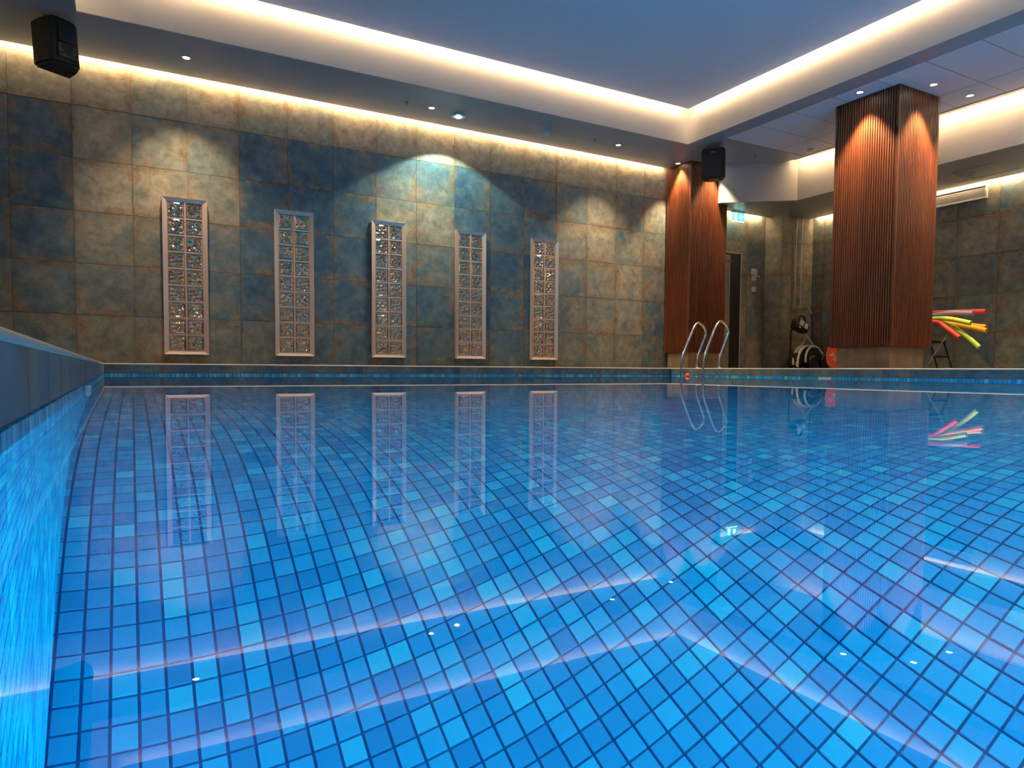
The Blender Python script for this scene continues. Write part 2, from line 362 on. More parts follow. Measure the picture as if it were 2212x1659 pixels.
# ------------------------------------------------------------------ pool
# deck: slab pieces around the basin
dk = empty('floor', (0, 0, DZ), label='dark tiled pool deck around the water', kind='structure')
def prism_part(name, poly, z0, z1, mat, parent):
    bm = bm_new(); prism(bm, poly, z0, z1); return obj(name, bm, mat, parent)
lf, ln = pxl(PYF), pxl(PY0)
TH = .03
prism_part('deck_paving', [(XL, PYF+.02), (XR, PYF+.02), (XR, D), (XL, D)], -.14-PDEP, -.004, M['deck'], dk)
prism_part('deck_paving', [(PXR+.02, YN), (XR, YN), (XR, PYF+.02), (PXR+.02, PYF+.02)], -.14-PDEP, -.004, M['deck'], dk)
prism_part('deck_paving', [(XL, YN), (ln-.02, YN), (ln-.02, PY0), (lf-.02, PYF+.02), (XL, PYF+.02)], -.14-PDEP, -.004, M['deck'], dk)
prism_part('deck_paving', [(ln-.02, YN), (PXR+.02, YN), (PXR+.02, PY0-.02), (ln-.02, PY0-.02)], -.14-PDEP, -.004, M['deck'], dk)
def edge_trim(pts):
    bm = bm_new(); tube(bm, pts, .0095, 12); obj('edge_nosing', bm, M['trim'], dk, smooth=True, label='pale rounded nosing along the pool edge')
tz = -.008
edge_trim([(ln-.006, PY0, tz), (lf-.006, PYF+.006, tz)]); edge_trim([(lf-.006, PYF+.006, tz), (PXR+.006, PYF+.006, tz)]); edge_trim([(PXR+.006, PYF+.006, tz), (PXR+.006, PY0, tz)])
# basin
ba = empty('pool_basin', (0, 0, WZ), label='swimming pool basin lined with square blue mosaic tiles', kind='structure')
FZ = WZ-PDEP
bm = bm_new(); prism(bm, [(ln-.1, PY0-.05), (PXR+.05, PY0-.05), (PXR+.05, PYF+.05), (lf-.1, PYF+.05)], FZ-.06-WZ, FZ-.003-WZ); obj('floor_screed', bm, M['pgrout'], ba)
def pcs(name, frames, mat, parent, g=.0052, d=.004, half=PT/2, hz=None):
    """many small tiles in one mesh. frames: array (n, 12) origin, u, v, normal"""
    n = len(frames); hz = hz or half
    o, u, v, w = (frames[:, 3*i:3*i+3] for i in range(4))
    a, b = half-g/2, hz-g/2
    quad = [(-a, -b), (a, -b), (a, b), (-a, b)]
    V = np.stack([o+u*x+v*y for x, y in quad]+[o+u*x+v*y-w*d for x, y in quad], 1).reshape(-1, 3)
    base = (np.arange(n)*8)[:, None]
    F = np.concatenate([base+np.array(q) for q in ([0, 1, 2, 3], [0, 4, 5, 1], [1, 5, 6, 2], [2, 6, 7, 3], [3, 7, 4, 0])], 1).reshape(-1, 4)
    me = bpy.data.meshes.new(name)
    me.vertices.add(len(V)); me.vertices.foreach_set('co', V.ravel())
    me.loops.add(F.size); me.loops.foreach_set('vertex_index', F.ravel().astype(np.int32))
    me.polygons.add(len(F)); me.polygons.foreach_set('loop_start', np.arange(0, F.size, 4, dtype=np.int32)); me.polygons.foreach_set('loop_total', np.full(len(F), 4, np.int32))
    me.update(calc_edges=True); me.shade_flat(); me.materials.append(mat)
    ob = link(name, me, parent); ob['kind'] = 'stuff'; return ob
ix = np.arange(math.floor((lf)/PT), math.ceil(PXR/PT)); iy = np.arange(math.floor(PY0/PT), math.ceil(PYF/PT))
gx, gy = np.meshgrid(ix, iy); gx, gy = gx.ravel(), gy.ravel()
fx, fy = (gx+.5)*PT, (gy+.5)*PT
ok = (fx > -.120-.0192*(fy-.88)-.03) & (fx < PXR+.02) & (fy < PYF+.02)
gx, gy, fx, fy = gx[ok], gy[ok], fx[ok], fy[ok]
# the 300 floor tiles that show largest: walk the frame's rays through the surface onto the floor and count
px, py = np.meshgrid(np.arange(4, W, 7.), np.arange(900, H, 7.))
rd = np.stack([(px.ravel()-W/2)/FPX, -(py.ravel()-H/2-PPY)/FPX, np.ones(px.size)], 1) @ np.array([CR, CU, CF])
rd /= np.linalg.norm(rd, axis=1)[:, None]; rd = rd[rd[:, 2] < -.02]
p0 = rd*(WZ/rd[:, 2])[:, None]; h2 = rd[:, :2]/1.333; ct = np.sqrt(1-(h2**2).sum(1)); fp = p0[:, :2]+h2/ct[:, None]*PDEP
key = np.floor(fp/PT).astype(int); kk, cnt = np.unique(key, axis=0, return_counts=True)
best = {tuple(k) for k in kk[np.argsort(-cnt)[:330]]}
near = np.array([(a, b) in best for a, b in zip(gx, gy)])
idx = np.where(near)[0][:300]; near[:] = False; near[idx] = True
bm = bm_new(); box(bm, -PT/2+.0026, PT/2-.0026, -PT/2+.0026, PT/2-.0026, -.005, 0); ftm = mesh('floor_tile', bm, M['pool'])
for i in idx: link('floor_tile', ftm, ba, (fx[i], fy[i], FZ-WZ+random.uniform(-.0004, .0004)))
r = ~near; n = r.sum(); one = np.ones(n); zo = np.zeros(n)
pcs('floor_mosaic', np.stack([fx[r], fy[r], zo+FZ-WZ, one, zo, zo, zo, one, zo, zo, zo, one], 1), M['pool'], ba)
# submerged walls
nz = int((PDEP-.03)/PT)
def wall_mosaic(p, q, nrm):
    p, q, nrm = np.array(p, float), np.array(q, float), np.array(nrm, float)
    L = np.linalg.norm(q-p); d = (q-p)/L; fr = []
    for i in range(int(L/PT)):
        for k in range(nz):
            c = p+d*(i+.5)*PT; fr.append([c[0], c[1], -.03-(k+.5)*PT, d[0], d[1], 0, 0, 0, 1, nrm[0], nrm[1], 0])
    pcs('wall_mosaic', np.array(fr), M['pool'], ba)
wall_mosaic((lf, PYF), (PXR, PYF), (0, -1)); wall_mosaic((PXR, PYF), (PXR, PY0), (-1, 0)); wall_mosaic((ln, PY0), (lf, PYF), (1, 0)); wall_mosaic((PXR, PY0), (ln, PY0), (0, 1))
for poly in ([(lf, PYF+.004), (PXR, PYF+.004), (PXR, PYF+.02), (lf, PYF+.02)], [(PXR+.004, PY0), (PXR+.02, PY0), (PXR+.02, PYF), (PXR+.004, PYF)],
             [(ln-.02, PY0), (ln-.004, PY0), (lf-.004, PYF), (lf-.02, PYF)], [(ln, PY0-.02), (PXR, PY0-.02), (PXR, PY0-.004), (ln, PY0-.004)]):
    prism_part('wall_render', poly, -PDEP-.03, .115, M['pgrout'], ba)
# kerb tiles above the water and the waterline mosaic row
CH = DZ-.014-WZ                                     # top of the kerb tiles above the water
def kerb(p, q, nrm, pitch, off, band, lim):
    p, q, nrm = Vector((*p, 0)), Vector((*q, 0)), Vector((*nrm, 0)); L = (q-p).length; d = (q-p)/L; a = math.atan2(d.y, d.x)
    if nrm.dot(Vector((math.sin(a), -math.cos(a), 0))) < 0: a += math.pi
    u = off
    while u < L:
        ua, ub = max(u, 0), min(u+pitch, L)
        if ub-ua > .02:
            c = p+d*((ua+ub)/2)
            me = tile_mesh(-(ub-ua)/2+.0015, (ub-ua)/2-.0015, -(CH-.024)/2+.001, (CH-.024)/2-.001, M['curb'], .01)
            o = link('kerb_tile', me, ba, (c.x, c.y, .024+(CH-.024)/2), (0, 0, a)); o.color = (random.uniform(.2, .45), 0, 0, 1)
        u += pitch
    n = int(L/PT); fr = []
    for i in range(n):
        c = p+d*((i+.5)*PT)
        if lim[0] <= (i+.5)*PT < lim[1]:
            me = tile_mesh(-PT/2+.003, PT/2-.003, -.028, .021, M['pool'], .009)
            link('waterline_tile', me, ba, (c.x+nrm.x*.002, c.y+nrm.y*.002, random.uniform(-.0005, .0005)), (0, 0, a))
        else: fr.append([c.x, c.y, -.004, d.x, d.y, 0, 0, 0, 1, nrm.x, nrm.y, 0])
    if fr: pcs('waterline_mosaic', np.array(fr), M['pool'], ba, g=.006)
kerb((lf, PYF), (PXR, PYF), (0, -1), .33, .235-.33, 0, (0, 7.5))
kerb((ln, PY0), (lf, PYF), (1, 0), .33, .1, 0, (2.0, 4.6))
kerb((PXR, PYF), (PXR, PY0), (-1, 0), .33, 0, 0, (1.0, 5.8))
# water
bm = bm_new(); vs = [bm.verts.new((x, y, 0)) for x, y in ((ln-.003, PY0-.003), (PXR+.003, PY0-.003), (PXR+.003, PYF+.003), (lf-.003, PYF+.003))]; bm.faces.new(vs)
obj('pool_water', bm, M['water'], kind='stuff', label='still clear blue pool water mirroring the room', cat='water', loc=(0, 0, WZ))
# underwater lamps (outside the frame, on the near and right basin walls)
def pool_lamp(loc, rz, power, label):
    t = empty('pool_lamp', loc, label, 'pool lamp', 'underwater lamps on the basin walls', rot=(0, 0, rz))
    bm = bm_new(); torus(bm, (0, -.012, 0), .14, .015, (0, 1, 0)); obj('lamp_ring', bm, M['chrome'], t, smooth=True)
    bm = bm_new(); cyl(bm, (0, 0, 0), (0, -.012, 0), .13); obj('lamp_glass', bm, M['glow'], t)
    l = bpy.data.lights.new('pool_lamp_light', 'AREA'); l.shape = 'DISK'; l.size = .5; l.energy = power; l.color = POOLC
    lo = bpy.data.objects.new('pool_lamp_light', l); COL.objects.link(lo); lo.parent = t; lo.location = (0, -.03, 0); lo.rotation_euler = (math.radians(-90-0), 0, 0)
for k, x in enumerate((2.2, 4.6, 6.9)): pool_lamp((x, PY0+.02, WZ-.5), math.pi, POOL_W*(1.1, 1.4, 1.5)[k], 'round underwater lamp on the basin wall facing the windows, %s' % ('beside the long kerb', 'middle one of the row', 'beside the far corner')[k])
for k, y in enumerate((2.4, .2)): pool_lamp((PXR-.02, y, WZ-.5), -math.pi/2, POOL_W*.6, 'round underwater lamp on the basin side below the big slatted column, %s' % ('nearer the column', 'farther from the column')[k])
# ------------------------------------------------------------------ glass block windows
def block_mesh(seed):
    rs = np.random.default_rng(seed); n = 22; bm = bm_new(); a = .094
    ph = [(rs.uniform(0, 6.28), rs.uniform(0, 6.28), rs.uniform(70, 150)) for _ in range(5)]
    g = []
    for i in range(n+1):
        row = []
        for k in range(n+1):
            x, z = (i/n*2-1)*a, (k/n*2-1)*a; m = max(abs(x), abs(z))/a
            if m > .90: y = .008*(m-.9)/.1
            elif m > .80: y = -.002
            else:
                s = sum(math.sin(f*(x*math.cos(t)+z*math.sin(t))+p) for p, t, f in ph)/5
                y = .02*s*min(1, (.8-m)/.15)+.002
            row.append(bm.verts.new((x, y, z)))
        g.append(row)
    for i in range(n):
        for k in range(n): bm.faces.new((g[i][k], g[i+1][k], g[i+1][k+1], g[i][k+1]))
    b = [bm.verts.new((x, .02, z)) for x, z in ((-a, -a), (a, -a), (a, a), (-a, a))]
    for (i0, k0, di, dk_, v0, v1) in ((0, 0, 1, 0, 0, 1), (n, 0, 0, 1, 1, 2), (n, n, -1, 0, 2, 3), (0, n, 0, -1, 3, 0)):
        bm.faces.new([g[i0+di*t][k0+dk_*t] for t in range(n+1)]+[b[v1], b[v0]])
    bm.faces.new(b)
    return mesh('glass_block', bm, M['block'], True)
BM = [block_mesh(s) for s in range(6)]
WX = [.345, 1.652, 2.955, 4.238, 5.545]; WW, WZ0, WZ1 = .503, .163, 2.075
words = ('on the side of the first loudspeaker, farthest from the small column', 'second from the first loudspeaker', 'middle one of the five', 'second from the small slatted column', 'next to the small slatted column')
for k, x in enumerate(WX):
    w = empty('window_%d' % (k+1), (x, D-.014, WZ0), label='tall narrow glass block window in a bevelled aluminium frame, '+words[k], kind='structure')
    h = WZ1-WZ0; f = .045; fb = .035; pr = .045
    for nm, q in (('frame_side', [(0, 0), (f, fb), (f, h-f), (0, h)]), ('frame_side', [(WW, 0), (WW, h), (WW-f, h-f), (WW-f, fb)]), ('frame_top', [(0, h), (f, h-f), (WW-f, h-f), (WW, h)]), ('frame_sill', [(0, 0), (WW, 0), (WW-f, fb), (f, fb)])):
        bm = bm_new()
        inner = {(f, fb), (f, h-f), (WW-f, h-f), (WW-f, fb)}
        fr_ = [bm.verts.new((a, -(pr if (a, b) not in inner else pr-.016), b)) for a, b in q]; bk = [bm.verts.new((a, .002, b)) for a, b in q]
        bm.faces.new(fr_); bm.faces.new(bk[::-1])
        for i in range(4): bm.faces.new((fr_[i], fr_[(i+1) % 4], bk[(i+1) % 4], bk[i]))
        obj(nm, bm, M['alu'], w)
    iw, ih = WW-2*f, h-f-fb; cw, ch = iw/2, ih/9
    bx('back_plate', (f, WW-f, -.004, .0, fb, h-f), M['alu'], w)
    bx('mullion', (WW/2-.007, WW/2+.007, -.026, -.004, fb, h-f), M['alu'], w)
    for s in (0, 1): bx('mullion', ((f, f+.01)[0] if s == 0 else WW-f-.01, f+.01 if s == 0 else WW-f, -.026, -.004, fb, h-f), M['alu'], w)
    for r_ in range(10): bx('crossbar', (f, WW-f, -.025, -.004, fb+ch*r_-.006, fb+ch*r_+.006), M['alu'], w)
    for r_ in range(9):
        for c_ in range(2):
            o = link('glass_block', random.choice(BM), w, (f+cw*(c_+.5), -.024, fb+ch*(r_+.5)), (0, random.choice((0, 1, 2, 3))*math.pi/2, 0))
# ------------------------------------------------------------------ slatted columns
def column(name, x0, x1, y0, y1, zt, zb, label, faces):
    t = empty(name, ((x0+x1)/2, (y0+y1)/2, DZ), label, 'column', 'columns clad in vertical timber slats')
    cx, cy = (x0+x1)/2, (y0+y1)/2
    def L(e): return (e[0]-cx, e[1]-cx, e[2]-cy, e[3]-cy, e[4]-DZ, e[5]-DZ)
    bx('cladding_backing', L((x0+.022, x1-.022, y0+.022, y1-.022, zb+.002, zt)), M['dark'], t)
    ins = .075 if 'big' in label else .05
    bx('base_core', L((x0+ins, x1-ins, y0+ins, y1-ins, DZ, zb+.002)), M['base'], t)
    P = .033
    sm = bm_new(); box(sm, -.0115, .0115, -.011, .011, zb-DZ, zt-DZ, .003); me = mesh('slat', sm, M['slat'])
    for f in faces:
        l = (y1-y0) if f in 'WE' else (x1-x0); n = int((l-.012)/P); st = (l-n*P)/2
        for i in range(n):
            u = st+(i+.5)*P
            p = {'W': (x0+.011, y0+u), 'E': (x1-.011, y0+u), 'S': (x0+u, y0+.011), 'N': (x0+u, y1-.011)}[f]
            link('slat', me, t, (p[0]-cx, p[1]-cy, 0), (0, 0, math.pi/2 if f in 'WE' else 0))
    cm = bm_new(); box(cm, -.016, .016, -.016, .016, zb-DZ, zt-DZ, .002); cme = mesh('corner_post', cm, M['slat'])
    for a, b in ((x0, y0), (x0, y1), (x1, y0), (x1, y1)): link('corner_post', cme, t, (a-cx+(.016 if a == x0 else -.016), b-cy+(.016 if b == y0 else -.016), 0))
    # base tiles, proud of the core
    i2 = ins-.008; wtile = .2
    for f in faces:
        l0, l1 = ((y0+i2, y1-i2) if f in 'WE' else (x0+i2, x1-i2)); u = l0
        while u < l1-.02:
            v = min(u+wtile, l1)
            e_ = {'W': (x0+i2, x0+ins, u+.001, v-.001), 'E': (x1-ins, x1-i2, u+.001, v-.001), 'S': (u+.001, v-.001, y0+i2, y0+ins), 'N': (u+.001, v-.001, y1-ins, y1-i2)}[f]
            bx('base_tile', L((*e_, DZ, zb-.002)), M['base'], t); u = v
    return t
column('slatted_column', 8.33, 9.19, 5.262, 6.14, ZS, .323, 'big square column clad in red brown timber slats standing on the deck', 'WSEN')
column('slatted_column', 8.32, 9.176, 8.862, 9.46, ZS, .318, 'smaller timber slatted column at the end of the window wall behind the pool ladder', 'WSE')
# ------------------------------------------------------------------ lamps
def downlight(x, y, z, label, power, size=72, blend=.55, aim=None):
    t = empty('downlight', (x, y, z), label, 'downlight', 'small round recessed downlights')
    bm = bm_new(); torus(bm, (0, 0, -.002), .043, .007, seg=28); obj('ring', bm, M['chrome'], t, smooth=True)
    bm = bm_new(); cyl(bm, (0, 0, -.003), (0, 0, .006), .037, seg=24); obj('lens', bm, M['lens'], t)
    l = bpy.data.lights.new('downlight_beam', 'SPOT'); l.energy = power; l.color = SPOTC; l.spot_size = math.radians(size); l.spot_blend = blend; l.shadow_soft_size = .03
    o = bpy.data.objects.new('downlight_beam', l); COL.objects.link(o); o.parent = t; o.location = (0, 0, -.03)
    if aim: o.rotation_euler = Vector((aim[0], aim[1], -1)).to_track_quat('-Z', 'Y').to_euler()
downlight(.598, 8.863, ZS, 'recessed downlight in the soffit above the window nearest the first loudspeaker', SPOT_W*1.2, 96, .8)
downlight(3.62, 8.87, ZS, 'recessed downlight in the soffit beside the square emergency light', SPOT_W*1.0, 96, .8)
downlight(6.766, 8.84, ZS, 'recessed downlight in the soffit between smoke detector and small column', SPOT_W*1.3, 96, .8)
downlight(8.245, 9.10, ZS, 'recessed downlight grazing the side of the small slatted column', SPOT_W*1.4, 74, .6)
downlight(8.76, 8.70, ZS, 'recessed downlight behind the hanging loudspeaker in front of the small column', SPOT_W*1.4, 74, .6)
downlight(8.15, 5.67, ZS, 'recessed downlight grazing the pool side of the big slatted column', SPOT_W*2.2, 74, .55)
downlight(8.715, 5.075, ZS, 'recessed downlight grazing the front of the big slatted column', SPOT_W*2.2, 74, .55)
downlight(9.46, 5.04, ZS, 'recessed downlight in the ceiling panels between big column and bulkhead', SPOT_W*1.0, 80, .6)
downlight(8.15, 3.2, ZS, 'recessed downlight in the ceiling panels beyond the big column', SPOT_W*.8, 80, .6)
def emergency(x, y, z, rz, label, aim, power):
    t = empty('emergency_light', (x, y, z), label, 'emergency light', 'white emergency lights on the ceilings', rot=(0, 0, rz))
    bm = bm_new(); prism(bm, [(-.085, -.055), (-.055, -.085), (.055, -.085), (.085, -.055), (.085, .055), (.055, .085), (-.055, .085), (-.085, .055)], -.03, 0); obj('housing', bm, M['white'], t)
    bm = bm_new(); cyl(bm, (0, 0, -.03), (0, 0, -.042), .035, .028); obj('lens', bm, M['cold'], t)
    l = bpy.data.lights.new('emergency_beam', 'SPOT'); l.energy = power; l.color = (.72, 1, .80); l.spot_size = math.radians(118); l.spot_blend = .12; l.shadow_soft_size = .03
    o = bpy.data.objects.new('emergency_beam', l); COL.objects.link(o); o.parent = t; o.location = (0, 0, -.06)
emergency(4.043, 8.929, ZS, .4, 'square white emergency light glowing on the soffit above the windows', None, 120)
emergency(9.42, 3.95, ZS, .2, 'white emergency light on the ceiling panels beside the bulkhead', None, 60)
# ------------------------------------------------------------------ small ceiling fittings
def smoke(x, y, z, label):
    t = empty('smoke_detector', (x, y, z), label, 'smoke detector', 'white smoke detectors')
    bm = bm_new(); cyl(bm, (0, 0, 0), (0, 0, -.02), .052, seg=28); obj('mount', bm, M['white'], t, smooth=True)
    bm = bm_new(); cyl(bm, (0, 0, -.026), (0, 0, -.05), .048, .036, seg=28); obj('head', bm, M['white'], t, smooth=True)
    bm = bm_new(); cyl(bm, (0, 0, -.02), (0, 0, -.026), .038, seg=28); obj('vent_gap', bm, M['black'], t)
smoke(5.487, 8.90, ZS, 'white smoke detector on the soffit beyond the emergency light'); smoke(9.543, 7.471, ZS+.004, 'white smoke detector on the ceiling panels near the bulkhead corner')
def sprinkler(x, y, z, label):
    t = empty('sprinkler_head', (x, y, z), label, 'sprinkler', 'small sprinkler heads on the soffit')
    bm = bm_new(); cyl(bm, (0, 0, 0), (0, 0, -.008), .03, seg=18); obj('rosette', bm, M['grey'], t)
    bm = bm_new(); cyl(bm, (0, 0, -.008), (0, 0, -.04), .006, seg=8); cyl(bm, (0, 0, -.04), (0, 0, -.043), .018, seg=12); obj('deflector', bm, M['grey'], t)
sprinkler(3.257, 8.86, ZS, 'tiny sprinkler head on the soffit just before the emergency light'); sprinkler(6.299, 8.82, ZS, 'tiny sprinkler head on the soffit next to the last window downlight'); sprinkler(9.02, 8.12, ZS, 'tiny sprinkler head on the soffit behind the hanging loudspeaker')
# ------------------------------------------------------------------ loudspeakers hung on chains
def speaker(loc, rz, tilt, label, drop, cat='loudspeaker'):
    t = empty('loudspeaker', loc, label, cat, 'black loudspeakers hung from the ceiling', rot=(tilt, 0, rz))
    w, h, d = .36, .47, .30
    bm = bm_new(); prism(bm, [(-w/2, -.10), (w/2, -.10), (w/2, .02), (w*.36, d-.12), (w*.22, d-.10), (-w*.22, d-.10), (-w*.36, d-.12), (-w/2, .02)], -h, 0)
    es = [e_ for e_ in bm.edges]; bmesh.ops.bevel(bm, geom=es, offset=.025, segments=3, affect='EDGES'); obj('cabinet', bm, M['black'], t, smooth=True)
    bx('grille', (-w/2+.02, w/2-.02, -.112, -.095, -h+.03, -.03), M['grill'], t, .012)
    bx('badge', (-.03, .03, -.115, -.111, -.075, -.06), M['grey'], t)
    bx('rear_recess_rim', (-.09, .09, d-.105, d-.088, -h+.06, -h+.2), M['black'], t, .01)
    bx('amplifier_panel', (-.075, .075, d-.095, d-.082, -h+.22, -.08), M['black'], t, .004)
    for s_ in (-1, 1):
        bm = bm_new(); box(bm, s_*.11-.03, s_*.11+.03, -.03, .06, -h-.012, -h+.01, .005); obj('foot', bm, M['black'], t)
        bm = bm_new(); n = max(2, int(drop/.035))
        for k in range(n): torus(bm, (s_*.1, .03, .012+k*.032), .013, .0035, (1, 0, 0) if k % 2 else (0, 1, 0), 10, 5, squash=1.4)
        obj('chain', bm, M['grey'], t, smooth=True)
speaker((-.645, 8.56, ZS-.065), math.radians(212), math.radians(6), 'black loudspeaker hung over the wall end, back and handle turned to the pool', .12)
speaker((8.07, 8.10, ZS-.06), math.radians(-52), math.radians(4), 'black loudspeaker hung before the small column, grille facing the pool', .09)
# ------------------------------------------------------------------ pool ladder
def fillet(pts, r, n=6):
    P = [Vector(p) for p in pts]; out = [P[0]]
    for i in range(1, len(P)-1):
        a, b, c = P[i-1], P[i], P[i+1]; u, v = (a-b), (c-b); t = min(r, u.length*.45, v.length*.45)
        s_, e_ = b+u.normalized()*t, b+v.normalized()*t
        for k in range(n+1): q = k/n; out.append((1-q)**2*s_+2*q*(1-q)*b+q*q*e_)
    return out+[P[-1]]
ld = empty('pool_ladder', (7.62, 8.01, WZ), 'polished steel pool ladder with two bent handrails at the pool corner', 'ladder')
for yy in (-.24, .24):
    rail = fillet([(0, yy, -.95), (0, yy, .285), (.23, yy, .755), (.33, yy, .875), (.47, yy, .80), (.52, yy, .69), (.325, yy, .285), (.335, yy, .132)], .11)
    bm = bm_new(); tube(bm, rail, .021, 16); obj('handrail', bm, M['chrome'], ld, smooth=True)
    bm = bm_new(); cyl(bm, (.335, yy, .131), (.335, yy, .142), .05, .042, seg=24); obj('flange', bm, M['chrome'], ld, smooth=True)
for k in range(3): 
    bm = bm_new(); box(bm, -.04, .04, -.24, .24, -.28-k*.25, -.255-k*.25, .006); obj('tread', bm, M['chrome'], ld)
# floating ball between the ladder rails
bm = bm_new(); bmesh.ops.create_uvsphere(bm, u_segments=24, v_segments=14, radius=.036); bl = obj('floating_ball', bm, M['orange'], None, True, label='small orange ball floating between the ladder handrails', cat='ball', loc=(7.60, 8.09, WZ+.012))
bm = bm_new(); torus(bm, (0, 0, 0), .0362, .0015, seg=24, s2=5); obj('ball_seam', bm, M['orange'], bl)
# skimmer flap at the waterline, and a plate for a bright reflection by the kerb
def skimmer(loc, rz, label):
    t = empty('skimmer', loc, label, 'skimmer', 'white skimmer mouths at the waterline', rot=(0, 0, rz))
    bx('flap', (-.09, .09, -.012, -.002, -.02, .018), M['white'], t, .003)
    bx('frame_plate', (-.12, .12, -.004, .004, -.06, -.02), M['white'], t, .002)
skimmer((PXR-.008, 5.73, WZ), -math.pi/2, 'white skimmer mouth at the waterline below the big column'); skimmer((pxl(3.0)+.008, 3.0, WZ), math.pi/2, 'white plate at the waterline of the long kerb standing in for a bright reflection')
# ------------------------------------------------------------------ doorway, exit sign, switches
dr = empty('door_1', (9.72, Y1, DZ), label='dark doorway with open door leaf beside the small column', kind='structure')
bx('doorway_shade_sheet', (-.6, .235, -.004, .002, 0, 2.13), M['doorshade'], dr)  # flat dark sheet stands in for the shade of the open doorway
bx('door_leaf', (-.40, -.10, -.03, -.006, .01, 2.09), M['frame'], dr)
bx('door_edge', (-.10, -.075, -.036, -.005, .01, 2.09), M['grey'], dr)
bx('door_edge_seal', (-.075, -.06, -.03, -.005, .01, 2.09), M['frame'], dr)
bx('reveal_trim', (.225, .24, -.018, .06, 0, 2.14), M['alu'], dr); bx('lintel_trim', (-.4, .24, -.018, .06, 2.13, 2.145), M['alu'], dr)
bm = bm_new(); box(bm, -.12, -.02, -.05, -.03, 1.96, 1.99, .004); cyl(bm, (-.03, -.04, 1.975), (-.30, -.06, 1.955), .008, seg=8); obj('door_closer', bm, M['chrome'], dr)
ex = empty('exit_sign', (9.70, Y1-.16, 2.725), 'lit green and white exit sign under the low ceiling above the doorway', 'exit sign')
bx('housing', (-.145, .145, -.02, .04, .15, .182), M['white'], ex, .004); bx('panel', (-.145, .145, -.004, .004, 0, .15), M['green'], ex); bx('lower_edge', (-.145, .145, -.005, .005, -.012, 0), M['exitw'], ex)
bx('door_symbol', (-.105, -.035, -.0062, -.004, .015, .135), M['exitw'], ex)
bm = bm_new()
cyl(bm, (.065, -.0062, .075), (.065, -.004, .075), .042, seg=20); tube(bm, [(.062, -.005, .05), (.075, -.005, .075), (.05, -.005, .095)], .009, 6); cyl(bm, (.058, -.0062, .118), (.058, -.004, .118), .013, seg=12)
obj('figure_symbol', bm, M['exitw'], ex)
def wallbox(loc, w, h, d, label, extra):
    t = empty('wall_switch', loc, label, 'switch', 'white switch boxes on the doorway wall')
    bx('plate', (-w/2, w/2, -d, 0, -h/2, h/2), M['white'], t, .006); bx('rocker', (-w*.3, w*.3, -d-.008, -d+.002, -h*.28, h*.3), M['white'], t, .003)
    if extra: bx('lever', (-.03, .09, -d-.03, -d-.012, -h/2-.03, -h/2-.012), M['white'], t, .003)
wallbox((10.275, Y1-.014, 1.865), .115, .115, .05, 'larger white switch box, topmost of the three on the doorway wall', True)
wallbox((10.27, Y1-.014, 1.745), .09, .085, .04, 'small white switch box directly under the larger one', False)
wallbox((10.28, Y1-.014, 1.54), .09, .09, .03, 'square white switch plate, lowest of the three on the doorway wall', False)
# ------------------------------------------------------------------ ventilation grille
vg = empty('ventilation_grille', (XR-.014, 6.21, 2.655), 'long white slatted ventilation grille high on the dark side wall', 'grille', rot=(0, 0, -math.pi/2))
gl, gh = .86, .215
for q in ((-gl/2, gl/2, -.03, 0, 0, .025), (-gl/2, gl/2, -.03, 0, gh-.025, gh), (-gl/2, -gl/2+.025, -.03, 0, .025, gh-.025), (gl/2-.025, gl/2, -.03, 0, .025, gh-.025)): bx('frame_bar', q, M['white'], vg, .002)
bx('back_plate', (-gl/2+.02, gl/2-.02, -.006, -.001, .02, gh-.02), M['grey'], vg)
for k in range(9):
    bm = bm_new(); box(bm, -gl/2+.025, gl/2-.025, -.024, -.008, -.002, .004); o = obj('louvre', bm, M['white'], vg, loc=(0, 0, .036+k*.0178))
# ------------------------------------------------------------------ shower
sh = empty('shower_fitting', (11.0, Y2-.012, DZ), 'chrome shower with twin wall pipes and mixer taps on the pier', 'shower')
for x in (-.09, .065):
    bm = bm_new(); tube(bm, fillet([(x, -.05, 1.18), (x, -.05, 2.78), (x, -.05, 2.84), (x+.01, -.02, 2.85)], .03), .011, 10); obj('riser_pipe', bm, M['chrome'], sh, smooth=True)
    for z in (1.62, 2.35): 
        bm = bm_new(); cyl(bm, (x, -.002, z), (x, -.06, z), .013, seg=10); obj('pipe_clip', bm, M['chrome'], sh)
bm = bm_new(); cyl(bm, (-.12, -.06, 1.15), (.18, -.06, 1.15), .026, seg=16); obj('mixer_body', bm, M['chrome'], sh, smooth=True)
for x in (-.12, .05, .18):
    bm = bm_new(); cyl(bm, (x, -.06, 1.15), (x, -.13, 1.14), .032, .026, seg=14); obj('tap', bm, M['chrome'], sh, smooth=True)
bm = bm_new(); tube(bm, fillet([(.12, -.07, 1.15), (.14, -.15, 1.18), (.2, -.2, 1.05)], .06), .01, 8); obj('spout', bm, M['chrome'], sh, smooth=True)
